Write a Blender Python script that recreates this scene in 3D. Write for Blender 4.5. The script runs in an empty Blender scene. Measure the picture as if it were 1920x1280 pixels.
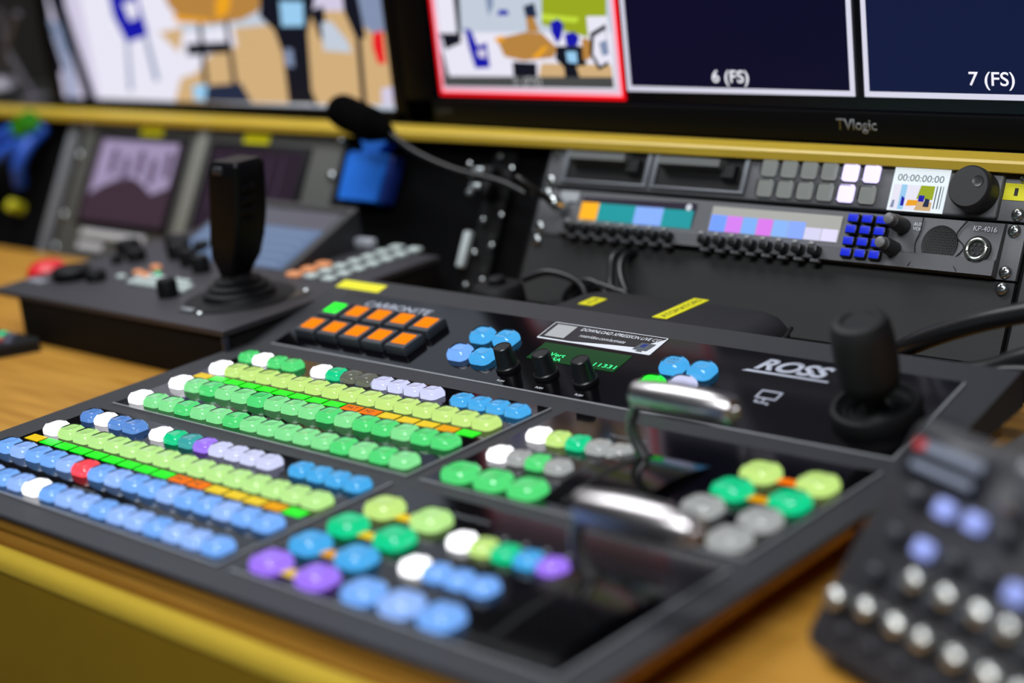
import bpy, bmesh, math, random
from mathutils import Vector, Matrix
random.seed(7)
# ---------------------------------------------------------------- camera, world, lights, exposure
sc = bpy.context.scene
COL = sc.collection
MM = 0.001
CAMP = (1.1046224, -0.7653081, 0.3918673)
CR = ((0.7310305, 0.6738108, -0.1075801), (0.1183147, -0.2804453, -0.9525503), (-0.6720090, 0.6836150, -0.2847358))
cd = bpy.data.cameras.new('camera'); cam = bpy.data.objects.new('camera', cd); COL.objects.link(cam)
rot = Matrix(((CR[0][0], -CR[1][0], -CR[2][0]), (CR[0][1], -CR[1][1], -CR[2][1]), (CR[0][2], -CR[1][2], -CR[2][2])))
cam.matrix_world = Matrix.Translation(CAMP) @ rot.to_4x4()
cd.sensor_width = 36; cd.lens = 3190.467 / 1920 * 36; cd.clip_start = 0.02; cd.clip_end = 50
cd.dof.use_dof = True; cd.dof.focus_distance = 1.275; cd.dof.aperture_fstop = 2.25
sc.camera = cam
sc.view_settings.view_transform = 'Standard'; sc.view_settings.look = 'None'
sc.view_settings.exposure = 0.0; sc.view_settings.gamma = 1.0; sc.view_settings.use_curve_mapping = False
sc.cycles.use_denoising = True; sc.cycles.max_bounces = 8; sc.cycles.caustics_reflective = False; sc.cycles.caustics_refractive = False
sc.cycles.sample_clamp_indirect = 4
w = bpy.data.worlds.new('world'); sc.world = w; w.use_nodes = True
w.node_tree.nodes['Background'].inputs[0].default_value = (0.30, 0.33, 0.40, 1); w.node_tree.nodes['Background'].inputs[1].default_value = 0.10

def area(name, loc, target, sx, sy, power, color):
    l = bpy.data.lights.new(name, 'AREA'); l.shape = 'RECTANGLE'; l.size = sx; l.size_y = sy; l.energy = power; l.color = color
    o = bpy.data.objects.new(name, l); COL.objects.link(o); o.location = loc
    o.rotation_euler = (Vector(target) - Vector(loc)).to_track_quat('-Z', 'Y').to_euler(); return o
area('ceiling_light_glow', (-0.6, 0.1, 1.555), (-0.6, 0.1, 0), 1.2, 0.6, 20, (0.93, 0.96, 1.0))
area('ceiling_light_glow', (0.9, -1.05, 1.555), (0.9, -1.05, 0), 1.2, 0.6, 34, (0.93, 0.96, 1.0))  # unseen panel set toward the camera as fill for the shadowed board front
# ---------------------------------------------------------------- colours and materials
def S(r, g, b):
    f = lambda c: (c/255/12.92) if c/255 <= 0.04045 else ((c/255+0.055)/1.055)**2.4
    return (f(r), f(g), f(b), 1)
MATS = {}
def mat(name, col, rough=0.5, metal=0.0, bump=0.0, scale=400, var=0.0, coat=0.0, spec=0.5):
    if name in MATS: return MATS[name]
    m = bpy.data.materials.new(name); m.use_nodes = True; nt = m.node_tree; b = nt.nodes['Principled BSDF']
    b.inputs['Base Color'].default_value = col; b.inputs['Roughness'].default_value = rough; b.inputs['Metallic'].default_value = metal
    b.inputs['Coat Weight'].default_value = coat; b.inputs['Specular IOR Level'].default_value = spec
    if bump or var:
        tc = nt.nodes.new('ShaderNodeTexCoord'); n = nt.nodes.new('ShaderNodeTexNoise'); n.inputs['Scale'].default_value = scale; n.inputs['Detail'].default_value = 4
        nt.links.new(tc.outputs['Object'], n.inputs['Vector'])
        if bump:
            bp = nt.nodes.new('ShaderNodeBump'); bp.inputs['Strength'].default_value = bump; bp.inputs['Distance'].default_value = 0.0004
            nt.links.new(n.outputs['Fac'], bp.inputs['Height']); nt.links.new(bp.outputs['Normal'], b.inputs['Normal'])
        if var:
            r = nt.nodes.new('ShaderNodeMapRange'); r.inputs['To Min'].default_value = 1-var; r.inputs['To Max'].default_value = 1+var
            mx = nt.nodes.new('ShaderNodeVectorMath'); mx.operation = 'SCALE'; mx.inputs[0].default_value = col[:3]
            nt.links.new(n.outputs['Fac'], r.inputs['Value']); nt.links.new(r.outputs['Result'], mx.inputs['Scale']); nt.links.new(mx.outputs[0], b.inputs['Base Color'])
    MATS[name] = m; return m
def glow(name, col, strength=1.0, base=None, rough=0.4, spec=0.3):
    if name in MATS: return MATS[name]
    m = mat(name, base or tuple(c*0.25 for c in col[:3])+(1,), rough, spec=spec); b = m.node_tree.nodes['Principled BSDF']
    b.inputs['Emission Color'].default_value = col; b.inputs['Emission Strength'].default_value = strength; return m
def wood_mat():
    m = bpy.data.materials.new('desk_wood'); m.use_nodes = True; nt = m.node_tree; b = nt.nodes['Principled BSDF']
    tc = nt.nodes.new('ShaderNodeTexCoord'); mp = nt.nodes.new('ShaderNodeMapping'); mp.inputs['Scale'].default_value = (1.2, 14, 14)
    n = nt.nodes.new('ShaderNodeTexNoise'); n.inputs['Scale'].default_value = 6; n.inputs['Detail'].default_value = 8; n.inputs['Distortion'].default_value = 0.4
    cr = nt.nodes.new('ShaderNodeValToRGB'); cr.color_ramp.elements[0].position = 0.3; cr.color_ramp.elements[1].position = 0.7
    cr.color_ramp.elements[0].color = S(168, 116, 36); cr.color_ramp.elements[1].color = S(196, 144, 58)
    nt.links.new(tc.outputs['Object'], mp.inputs['Vector']); nt.links.new(mp.outputs['Vector'], n.inputs['Vector']); nt.links.new(n.outputs['Fac'], cr.inputs['Fac'])
    nt.links.new(cr.outputs['Color'], b.inputs['Base Color']); b.inputs['Roughness'].default_value = 0.42; return m
def clear_mat():
    m = bpy.data.materials.new('clear_plastic'); m.use_nodes = True; b = m.node_tree.nodes['Principled BSDF']
    b.inputs['Base Color'].default_value = (1, 1, 1, 1); b.inputs['Transmission Weight'].default_value = 1; b.inputs['Roughness'].default_value = 0.02; b.inputs['IOR'].default_value = 1.49
    return m
WOOD = wood_mat(); CLEAR = clear_mat()
YEL = mat('yellow_laminate', S(208, 176, 58), 0.4, var=0.06, scale=30)
HOUS = mat('charcoal_powder_coat', S(38, 38, 43), 0.6, bump=0.35, scale=1500)
HOUSE = mat('plate_edge_grey', S(140, 142, 145), 0.4, 0.3)
PLATE = mat('gloss_black_plate', S(7, 6, 9), 0.1, spec=0.35)
BLK = mat('black_plastic', S(12, 12, 14), 0.55, spec=0.25)
BLKS = mat('black_satin', S(24, 24, 26), 0.35)
RUB = mat('black_rubber', S(11, 11, 13), 0.6, spec=0.3)
DKBROWN = mat('dark_brown_metal', S(15, 12, 11), 0.75, bump=0.2, scale=800, spec=0.2)
RACKG = mat('rack_grey_paint', S(98, 99, 102), 0.5, 0.1, bump=0.2, scale=900)
RACKD = mat('rack_dark_paint', S(35, 35, 35), 0.7, bump=0.3, scale=900)
RACKB = mat('rack_black_paint', S(12, 12, 13), 0.7, bump=0.3, scale=900, spec=0.2)
TAUPE = mat('taupe_grey_panel', S(80, 80, 76), 0.65)
CHR = mat('brushed_chrome', S(205, 200, 200), 0.3, 1.0)
ARM = mat('lever_steel', S(150, 148, 148), 0.42, 1.0)
STEEL = mat('screw_steel', S(200, 205, 205), 0.25, 1.0)
INK = mat('white_print', S(225, 228, 235), 0.5)
INKG = mat('grey_print', S(120, 124, 128), 0.5)
INKB = mat('black_print', S(15, 15, 12), 0.6)
TAPE = mat('yellow_label_tape', S(235, 228, 20), 0.5)
GREYB = mat('grey_key', S(196, 208, 204), 0.5)
PEACH = glow('peach_key', S(245, 165, 115), 0.7)
SCRB = mat('monitor_black', S(6, 6, 8), 0.5, spec=0.12)
# ---------------------------------------------------------------- mesh tools (all lengths in mm)
def finish(name, bm, m, parent=None, smooth=True, mats=None):
    bmesh.ops.recalc_face_normals(bm, faces=bm.faces[:])
    bmesh.ops.scale(bm, vec=(MM, MM, MM), verts=bm.verts[:])
    me = bpy.data.meshes.new(name); bm.to_mesh(me); bm.free()
    for x in (mats or [m]): me.materials.append(x)
    if smooth:
        me.shade_smooth()
        try: me.set_sharp_from_angle(angle=0.7)
        except Exception: pass
    o = bpy.data.objects.new(name, me); COL.objects.link(o)
    if parent is not None: o.parent = parent
    return o
def box(bm, c, s, bev=0.0, seg=2, mi=0, rz=0.0):
    r = bmesh.ops.create_cube(bm, size=1); vs = r['verts']
    bmesh.ops.scale(bm, vec=s, verts=vs)
    if bev:
        es = list({e for v in vs for e in v.link_edges})
        rr = bmesh.ops.bevel(bm, geom=vs+es, offset=bev, segments=seg, affect='EDGES', profile=0.5)
        vs = list({v for f in rr['faces'] for v in f.verts} | {v for v in vs if v.is_valid})
    if rz: bmesh.ops.rotate(bm, cent=(0, 0, 0), matrix=Matrix.Rotation(rz, 3, 'Z'), verts=vs)
    bmesh.ops.translate(bm, vec=c, verts=vs)
    if mi:
        for f in {f for v in vs for f in v.link_faces}: f.material_index = mi
def rrect(hx, hy, r, n=8):
    r = min(r, hx*0.999, hy*0.999); out = []
    for k, (sx, sy) in enumerate(((1, 1), (-1, 1), (-1, -1), (1, -1))):
        for i in range(n):
            a = math.pi/2*k + math.pi/2*i/(n-1)
            out.append((sx*(hx-r)+r*math.cos(a), sy*(hy-r)+r*math.sin(a)))
    return out
def loft(bm, rings, c=(0, 0, 0), axis='z', mi=0):
    """rings: list of (hx, hy, corner, h)"""
    prev = None
    for hx, hy, r, z in rings:
        ring = []
        for x, y in rrect(hx, hy, r):
            p = {'z': (x, y, z), 'y': (x, z, y), 'x': (z, x, y)}[axis]
            ring.append(bm.verts.new((p[0]+c[0], p[1]+c[1], p[2]+c[2])))
        if prev is None: fs = [bm.faces.new(ring)]
        else: fs = [bm.faces.new((prev[i], prev[(i+1) % len(ring)], ring[(i+1) % len(ring)], ring[i])) for i in range(len(ring))]
        for f in fs: f.material_index = mi
        prev = ring
    bm.faces.new(prev).material_index = mi
def lathe(bm, prof, c=(0, 0, 0), axis='z', n=28, mi=0):
    rings = []
    for r, h in prof:
        ring = []
        for i in range(n):
            a = 2*math.pi*i/n; x, y = max(r, 0.01)*math.cos(a), max(r, 0.01)*math.sin(a)
            p = {'z': (x, y, h), 'y': (x, h, y), 'x': (h, x, y)}[axis]
            ring.append(bm.verts.new((p[0]+c[0], p[1]+c[1], p[2]+c[2])))
        rings.append(ring)
    for a, b in zip(rings, rings[1:]):
        for i in range(n): bm.faces.new((a[i], a[(i+1) % n], b[(i+1) % n], b[i])).material_index = mi
    bm.faces.new(rings[0]).material_index = mi; bm.faces.new(rings[-1]).material_index = mi
def spline(pts, k=6):
    P = [Vector(p) for p in pts]; P = [2*P[0]-P[1]] + P + [2*P[-1]-P[-2]]; out = []
    for i in range(1, len(P)-2):
        for j in range(k):
            t = j/k; a, b, c, d = P[i-1], P[i], P[i+1], P[i+2]
            out.append(0.5*((2*b)+(-a+c)*t+(2*a-5*b+4*c-d)*t*t+(-a+3*b-3*c+d)*t**3))
    out.append(P[-2]); return out
def tube(bm, pts, r, n=12, k=6, flat=1.0, mi=0):
    P = spline(pts, k); rings = []; up = Vector((0, 0, 1)); last = None
    for i, p in enumerate(P):
        t = (P[min(i+1, len(P)-1)]-P[max(i-1, 0)]).normalized()
        s = t.cross(up)
        if s.length < 0.2: s = t.cross(Vector((0, 1, 0))) if last is None else last
        s.normalize(); last = s; q = s.cross(t)
        rr = r(i/(len(P)-1)) if callable(r) else r
        rings.append([bm.verts.new(p+s*rr*math.cos(2*math.pi*j/n)+q*rr*flat*math.sin(2*math.pi*j/n)) for j in range(n)])
    for a, b in zip(rings, rings[1:]):
        for j in range(n): bm.faces.new((a[j], a[(j+1) % n], b[(j+1) % n], b[j])).material_index = mi
    bm.faces.new(rings[0]).material_index = mi; bm.faces.new(rings[-1]).material_index = mi
def prism(bm, poly, a, b, plane='xz', mi=0):
    """polygon extruded from a to b along the third axis"""
    f3 = {'xz': lambda u, v, w_: (u, w_, v), 'xy': lambda u, v, w_: (u, v, w_), 'yz': lambda u, v, w_: (w_, u, v)}[plane]
    A = [bm.verts.new(f3(u, v, a)) for u, v in poly]; B = [bm.verts.new(f3(u, v, b)) for u, v in poly]; n = len(poly)
    fs = [bm.faces.new(A), bm.faces.new(B)] + [bm.faces.new((A[i], A[(i+1) % n], B[(i+1) % n], B[i])) for i in range(n)]
    for f in fs: f.material_index = mi
def part(name, m, parent, fn, smooth=True, label=None, loc=None, mats=None):
    bm = bmesh.new(); fn(bm); o = finish(name, bm, m, parent, smooth, mats)
    if loc: o.location = tuple(v*MM for v in loc)
    if label: o['label'] = label
    return o
def empty(name, loc=(0, 0, 0), rot=(0, 0, 0), parent=None):
    o = bpy.data.objects.new(name, None); COL.objects.link(o); o.location = tuple(v*MM for v in loc); o.rotation_euler = rot
    o.empty_display_size = 0.02
    if parent is not None: o.parent = parent
    return o
def tag(o, label, cat, group=None):
    o['label'] = label; o['category'] = cat
    if group: o['group'] = group
    return o
def clone(o, parent, loc=None, m=None):
    c = o.copy(); COL.objects.link(c); inv = o.matrix_parent_inverse.copy(); c.parent = parent; c.matrix_parent_inverse = inv
    if loc is not None: c.location = tuple(v*MM for v in loc)
    if m is not None:
        c.material_slots[0].link = 'OBJECT'; c.material_slots[0].material = m
    return c
def setm(o, m):
    o.material_slots[0].link = 'OBJECT'; o.material_slots[0].material = m
def text(name, s, wd, ht, m, parent, loc, rx=0.0, rz=0.0, shear=0.0, thick=0.15, bold=0.0):
    """lettering stretched to wd x ht mm, its lower left corner at loc"""
    cu = bpy.data.curves.new(name, 'FONT'); cu.body = s; cu.size = 10; cu.shear = shear; cu.offset = bold
    t = bpy.data.objects.new(name, cu); COL.objects.link(t); bpy.context.view_layer.update()
    me = bpy.data.meshes.new_from_object(t.evaluated_get(bpy.context.evaluated_depsgraph_get()))
    bpy.data.objects.remove(t); bpy.data.curves.remove(cu)
    bm = bmesh.new(); bm.from_mesh(me); bpy.data.meshes.remove(me)
    xs = [v.co.x for v in bm.verts]; ys = [v.co.y for v in bm.verts]; x0, y0 = min(xs), min(ys)
    kx, ky = wd/(max(xs)-x0), ht/(max(ys)-y0)
    for v in bm.verts: v.co = Vector(((v.co.x-x0)*kx, (v.co.y-y0)*ky, 0))
    r = bmesh.ops.extrude_face_region(bm, geom=bm.faces[:])
    bmesh.ops.translate(bm, vec=(0, 0, thick), verts=[g for g in r['geom'] if isinstance(g, bmesh.types.BMVert)])
    o = finish(name, bm, m, parent, smooth=False)
    o.location = tuple(v*MM for v in loc); o.rotation_euler = (rx, 0, rz); return o
R90 = math.pi/2
PIC_L =[
('lavender',[(-810,294),(-166,275),(-192,138),(-828,124)]),
('palewhite',[(-739,292),(-533,286),(-555,132),(-732,128)]),
('beige',[(-585,213),(-400,236),(-174,233),(-192,137),(-576,130),(-541,182)]),
('greywhite',[(-564,287),(-353,281),(-367,221),(-538,213)]),
('palewhite',[(-538,213),(-442,219),(-441,183),(-569,157)]),
('beige',[(-495,186),(-369,212),(-350,137),(-576,131)]),
('cobalt',[(-677,290),(-611,288),(-615,251),(-606,210),(-653,201),(-672,233)]),
('palewhite',[(-648,248),(-619,251),(-620,231),(-639,227)]),
('steel',[(-655,203),(-648,203),(-657,143),(-666,142)]),
('steel',[(-616,207),(-607,208),(-599,156),(-609,155)]),
('brown',[(-574,287),(-371,281),(-393,236),(-426,226),(-480,222),(-535,225),(-557,244)]),
('amber',[(-553,233),(-479,227),(-490,223),(-545,225)]),
('amber',[(-466,249),(-431,266),(-445,236),(-471,226)]),
('dark',[(-534,200),(-454,202),(-459,190),(-535,186)]),
('dark',[(-506,223),(-498,223),(-505,133),(-515,133)]),
('dark',[(-456,225),(-449,225),(-450,153),(-459,152)]),
('sky',[(-534,152),(-503,153),(-508,134),(-535,135)]),
('slate',[(-506,152),(-443,156),(-428,134),(-515,133)]),
('dark',[(-376,281),(-284,279),(-299,240),(-315,212),(-323,136),(-363,135),(-361,189),(-370,215),(-392,230)]),
('sky',[(-354,246),(-315,245),(-319,219),(-356,219)]),
('steel',[(-357,195),(-344,194),(-345,175),(-359,176)]),
('dark',[(-306,235),(-283,240),(-283,195),(-296,207)]),
('greywhite',[(-290,223),(-274,224),(-253,204),(-247,191),(-292,193)]),
('steel',[(-250,278),(-155,275),(-192,212),(-214,212),(-247,234)]),
('dark',[(-250,278),(-230,277),(-223,206),(-238,206),(-251,234)]),
('dark',[(-238,206),(-230,206),(-235,138),(-243,138)]),
('dark',[(-331,160),(-326,162),(-314,135),(-322,134)]),
('red',[(-211,211),(-196,214),(-197,180),(-209,180),(-214,198)]),
('lavender',[(-209,154),(-191,157),(-194,137),(-211,137)]),
('dark',[(-822,294),(-762,292),(-768,247),(-757,201),(-737,129),(-761,128),(-775,181),(-790,214)]),
('steel',[(-812,231),(-787,224),(-777,174),(-779,130),(-798,129),(-795,174)]),
('dark',[(-822,214),(-805,201),(-797,167),(-813,167)]),
('dark',[(-821,187),(-801,167),(-816,160)]),
]
PIC_R =[
('greywhite',[(-141,286),(126,277),(116,150),(-126,148)]),
('palewhite',[(-109,212),(109,211),(107,159),(-112,159)]),
('steel',[(-119,285),(-108,284),(-111,165),(-119,159)]),
('palewhite',[(-110,284),(-82,284),(-88,212),(-113,212)]),
('dark',[(-86,284),(-75,283),(-82,207),(-87,202)]),
('steel',[(-45,272),(-31,272),(-34,237),(-42,227)]),
('dark',[(-116,211),(-85,211),(-82,202),(-106,195),(-108,206)]),
('dark',[(-119,194),(-109,191),(-103,159),(-112,159)]),
('cobalt',[(-76,216),(-67,214),(-61,199),(-48,202),(-47,178),(-67,177),(-72,194)]),
('lavender',[(-62,195),(-50,196),(-51,187),(-61,188)]),
('cobalt',[(-27,233),(-16,233),(-15,228),(-30,228)]),
('slate',[(5,236),(19,239),(21,226),(7,224)]),
('brown',[(7,226),(17,226),(22,212),(7,212)]),
('lime',[(34,280),(111,277),(105,226),(96,204),(62,211),(26,219)]),
('paleLime',[(27,229),(73,225),(69,220),(27,223)]),
('cobalt',[(37,221),(47,224),(53,219),(49,207),(43,201),(37,211)]),
('cobalt',[(53,210),(65,212),(71,207),(67,199),(54,199)]),
('brown',[(-34,206),(5,212),(25,211),(43,197),(36,188),(-2,185),(-26,189)]),
('amber',[(-37,206),(-26,209),(-23,204),(-34,202)]),
('amber',[(9,188),(26,199),(32,198),(17,187)]),
('beige',[(21,183),(106,182),(107,163),(12,161)]),
('dark',[(-16,184),(15,183),(13,161),(-17,161)]),
('dark',[(42,199),(73,199),(77,182),(64,180),(70,162),(49,162),(49,179),(39,187)]),
('sky',[(53,194),(66,194),(66,183),(54,184)]),
('brown',[(74,206),(85,206),(82,187),(73,186)]),
('palewhite',[(82,226),(106,226),(108,211),(82,204)]),
('dark',[(85,211),(104,219),(103,182),(91,177),(82,192)]),
('palewhite',[(89,208),(103,214),(104,186),(93,181),(86,192)]),
('steel',[(94,202),(104,205),(105,192),(97,190)]),
('caption',[(-112,169),(107,171),(107,161),(-112,159)]),
]
# ---------------------------------------------------------------- the room and the desk
WORLD = {}
_finish = finish
def finish(name, bm, m, parent=None, smooth=True, mats=None):
    o = _finish(name, bm, m, parent, smooth, mats)
    if parent is not None and parent.name in WORLD: o.matrix_parent_inverse = Matrix.Translation([-v*MM for v in WORLD[parent.name]])
    return o
def root(name, loc, label, cat, group=None):
    """empty at the thing's base; its parts are given in room millimetres"""
    o = empty(name, loc); WORLD[o.name] = loc; tag(o, label, cat, group); return o
def struct(name, m, fn):
    o = part(name, m, None, fn); o['kind'] = 'structure'; return o
WALLM = mat('wall_dark_felt', S(42, 39, 36), 0.9, bump=0.3, scale=300)
struct('floor', mat('floor_dark_vinyl', S(60, 60, 62), 0.6, var=0.1, scale=20), lambda b: box(b, (-100, 0, -790), (3000, 3000, 60)))
struct('wall_back', WALLM, lambda b: box(b, (-100, 1000, 400), (3000, 60, 2320)))
struct('wall_left', WALLM, lambda b: box(b, (-1570, 0, 400), (60, 2060, 2320)))
struct('ceiling', mat('ceiling_paint', S(150, 150, 150), 0.8), lambda b: box(b, (-100, 0, 1590), (3000, 3000, 60)))
for (x, y), lb in (((-600, 100), 'long white ceiling light panel above the left end of the desk'), ((900, -1050), 'long white ceiling light panel placed out of view as fill on the camera side of the desk')):
    r = root('ceiling_light', (x, y, 1560), lb, 'ceiling light', 'ceiling light panels')
    part('light_frame', mat('light_frame_white', S(220, 220, 220), 0.5), r, lambda b: [box(b, (x, y-307, 1550), (1230, 14, 20)), box(b, (x, y+307, 1550), (1230, 14, 20)), box(b, (x-608, y, 1550), (14, 600, 20)), box(b, (x+608, y, 1550), (14, 600, 20))])
    part('light_diffuser', glow('light_diffuser', (0.95, 0.97, 1, 1), 2), r, lambda b: box(b, (x, y, 1558), (1200, 600, 3)))

desk = root('desk', (0, 40, -760), 'wooden control desk with a yellow laminate front edge under the consoles', 'desk')
part('worktop', WOOD, desk, lambda b: box(b, (-150, 21, -48), (2200, 550, 28)))
def front_edge(b):
    prism(b, [(-254.5, -26), (-256, -25), (-259, -26.5), (-262, -30), (-263.5, -35), (-263.5, -39.5), (-254.5, -40)], -1250, 950, 'yz')
part('desk_edge', YEL, desk, front_edge, label='yellow laminate nosing along the front of the desk')
part('front_panel', mat('yellow_front_shaded', S(150, 118, 18), 0.5, var=0.08, scale=25), desk, lambda b: box(b, (-150, -258, -175), (2200, 9, 270)), label='vertical yellow desk front with its shade put into the colour')  # yellow like the nosing, darkened to paint in the shade of grazing light
for x in (-1200, 900):
    part('leg', RACKB, desk, lambda b: box(b, (x, 60, -411), (60, 460, 698)))

for y0, y1, lb in ((-253, 8, 'thin wooden board under the front half of the black switcher console'), (18, 186, 'thin wooden board under the rear half of the black switcher console')):
    bo = root('console_board', (280, (y0+y1)/2, -34), lb, 'board', 'boards under the switcher')
    part('board_top', WOOD, bo, lambda b: box(b, (280, (y0+y1)/2, -10.6), (646, y1-y0, 10), 2, 3))
    part('batten', WOOD, bo, lambda b: box(b, (270, y0+7, -25), (600, 12, 17), 1.5)); part('batten', WOOD, bo, lambda b: box(b, (270, y1-20, -25), (600, 14, 17), 1.5))

# ---------------------------------------------------------------- production switcher console
TH = 0.2269; CT, ST = math.cos(TH), math.sin(TH)
def tpw(u, s, h=0): return (u, 87.67+s*CT-h*ST, s*ST+h*CT)
TOPM = Matrix.Translation((0, 87.67, 0)) @ Matrix.Rotation(TH, 4, 'X')
def tpart(name, m, parent, fn, **k):
    def g(b): fn(b); bmesh.ops.transform(b, matrix=TOPM, verts=b.verts[:])
    return part(name, m, parent, g, **k)
con = root('production_switcher', (281, -40, -5.5), 'large black video switcher console with rows of lit square buttons', 'video switcher')
def housing(b):
    y1, z1 = tpw(0, 118, -1.5)[1:]
    prism(b, [(-256, -3), (-255, -1.5), (82, -1.5), (y1, z1), (y1+4, z1-4), (y1+2, 0), (150, -5), (-215, -5), (-238, -4)], -46, 609, 'yz')
part('housing', HOUS, con, housing)
for n_, (x, y) in enumerate(((-20, -200), (585, -200), (-20, 160), (585, 160))):
    part('rubber_foot', RUB, con, lambda b: lathe(b, [(9, -5.5), (9, -4)], (x, y, 0)))
def plate(name, x0, x1, y0, y1, top=False):
    f = tpart if top else part
    def g(b):
        box(b, ((x0+x1)/2, (y0+y1)/2, -1.0), (x1-x0, y1-y0, 1.9))
    o = f(name, PLATE, con, g)
    def e(b):
        wd = 1.7
        box(b, ((x0+x1)/2, y0-wd/2, -0.95), (x1-x0+2*wd, wd, 2.0)); box(b, (x1+wd/2, (y0+y1)/2, -0.95), (wd, y1-y0, 2.0))
    f('plate_edge', HOUSE, o, e, label='light grey bevelled edge of the plate')
    return o
plate('bus_plate', -14.4, 317.8, -76.3, 66); plate('bus_plate', -14.4, 317.8, -232.9, -90.6)
plate('transition_plate', 333.1, 585.3, -76.3, 66); plate('transition_plate', 333.1, 585.3, -232.9, -91)
plate('menu_plate', -18, 580.5, 0.7, 93.8, True)

WHT = glow('lit_white', S(250, 250, 255), 2.6); LYG = glow('lit_lime', S(196, 232, 128), 1.1); LG2 = glow('lit_pale_green', S(186, 236, 142), 1.1)
GRN = glow('lit_green', S(84, 222, 122), 1.05); GRN2 = glow('lit_soft_green', S(134, 232, 150), 1.05); EMR = glow('lit_emerald', S(15, 215, 145), 1.0)
BLU = glow('lit_blue', S(118, 172, 248), 1.15); BLU2 = glow('lit_soft_blue', S(146, 184, 252), 1.15); SKY = glow('lit_sky', S(72, 172, 238), 1.05)
DBL = glow('lit_deep_blue', S(100, 150, 228), 0.95)
VIO = glow('lit_violet', S(158, 116, 245), 1.15); RED = glow('lit_red', S(255, 72, 84), 1.3); PWH = glow('lit_pale_white', S(212, 216, 252), 1.05)
TEAL = glow('lit_teal', S(70, 190, 190), 0.8); GRY = glow('grey_added_glow', S(172, 175, 175), 0.95, base=S(170, 170, 165)); GRD = glow('dark_grey_added_glow', S(118, 122, 110), 0.7, base=S(120, 120, 115))  # the two greys are unlit caps with emission added to brighten them
HGR = glow('lit_bright_green', S(10, 235, 30), 1.6)
def make_button(name, sx, sy, h=7.4, rk=0.5):
    a, c = sx/2, sy/2; q = a*rk
    core = part(name, GRN, con, lambda b: loft(b, [(a-1.9, c-1.9, q*0.75, 0), (a-1.9, c-1.9, q*0.75, h*0.5), (a-2.3, c-2.3, q*0.7, h*0.56)]))
    cap = part('clear_cap', CLEAR, core, lambda b: loft(b, [(a, c, q, 0.2), (a, c, q, h*0.45), (a-0.5, c-0.5, q, h*0.62), (a-2.2, c-2.2, q*0.9, h*0.95), (a-2.9, c-2.9, q*0.8, h), (a-3.4, c-3.4, q*0.7, h*0.985), (a-6, c-6, 1, h*0.93)]))
    core['used'] = 0
    return core, cap
def put(bt, x, y, m, z=0.0, rx=0.0):
    core, cap = bt
    if not core['used']: core['used'] = 1; setm(core, m); core.location = (x*MM, y*MM, z*MM); core.rotation_euler.x = rx; return core
    c = clone(core, core.parent, (x, y, z), m); c.rotation_euler.x = rx; clone(cap, c); return c
bus = make_button('bus_button', 18.9, 17.6)
D = 156.6
for me_, (k, c1, c2, c3) in enumerate(((0, LYG, GRN2, GRN2), (-D, LG2, BLU, BLU2))):
    for i in range(16):
        x = 4 + i*19.9
        put(bus, x, 16.4+k, WHT if i == 0 else c1)
        if me_ == 0:
            put(bus, x, -24+k, WHT if i == 0 else (GRN if i in (2, 5, 9, 11, 12, 14, 15) else GRN2))
            put(bus, x, -63+k, WHT if i == 0 else (GRN if i in (3, 6, 12, 14) else GRN2))
        else:
            put(bus, x, -24+k, RED if i == 5 else (VIO if 0 else (BLU2 if i % 3 == 1 else BLU)))
            put(bus, x, -63+k, WHT if i == 5 else (BLU if i % 3 == 0 else BLU2))
mac = make_button('macro_button', 17.2, 16, 7)
for i, m_ in enumerate((GRN, WHT, GRN, GRN)): put(mac, 2+i*18.4, 47, m_)
for i, m_ in enumerate((WHT, EMR, GRD, GRD, PWH, PWH, PWH, PWH)): put(mac, 94+i*17.7, 46.5, m_)
for i in range(4): put(mac, 251.5+i*18, 45, SKY)
for i, m_ in enumerate((DBL, WHT, DBL, DBL)): put(mac, 5+i*18.4, 47.5-D, m_)
for i, m_ in enumerate((WHT, EMR, TEAL, VIO, PWH, PWH, PWH, PWH)): put(mac, 94+i*17.6, 47.5-D, m_)
for i in range(4): put(mac, 250.5+i*18.3, 48.5-D, SKY)
tra = make_button('transition_button', 17, 16.6, 7.2, 0.6)
for i, m_ in enumerate((WHT, LYG, EMR, GRY, GRY)): put(tra, 353.6+i*17.5, 15.2, m_)
for i, m_ in enumerate((WHT, GRY, GRN, GRY)): put(tra, 354+i*16.9, -24, m_)
for i, m_ in enumerate((WHT, LYG, EMR, SKY, VIO)): put(tra, 432.5+i*17.5, 15.8-D, m_)
for i, m_ in enumerate((WHT, BLU, BLU, BLU)): put(tra, 433+i*17.7, -23-D, m_)
big = make_button('key_transition_button', 24, 22.5, 8.4, 0.62)
for i in range(3): put(big, 354.5+i*29.3, -62.5, GRN)
for i in range(3): put(big, 432.5+i*30.3, -62.3-D, (BLU, BLU2, BLU)[i])
for j, m_ in enumerate((LYG, EMR, GRY, GRY)):
    for i in range(2): put(big, 526.5+i*41, 25.5-j*29.9, m_)
for j, m_ in enumerate((LYG, EMR, SKY, VIO)):
    for i in range(2): put(big, 352.5+i*41, 28.5-D-j*30.4, LG2 if (j == 0 and i) else m_)
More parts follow.
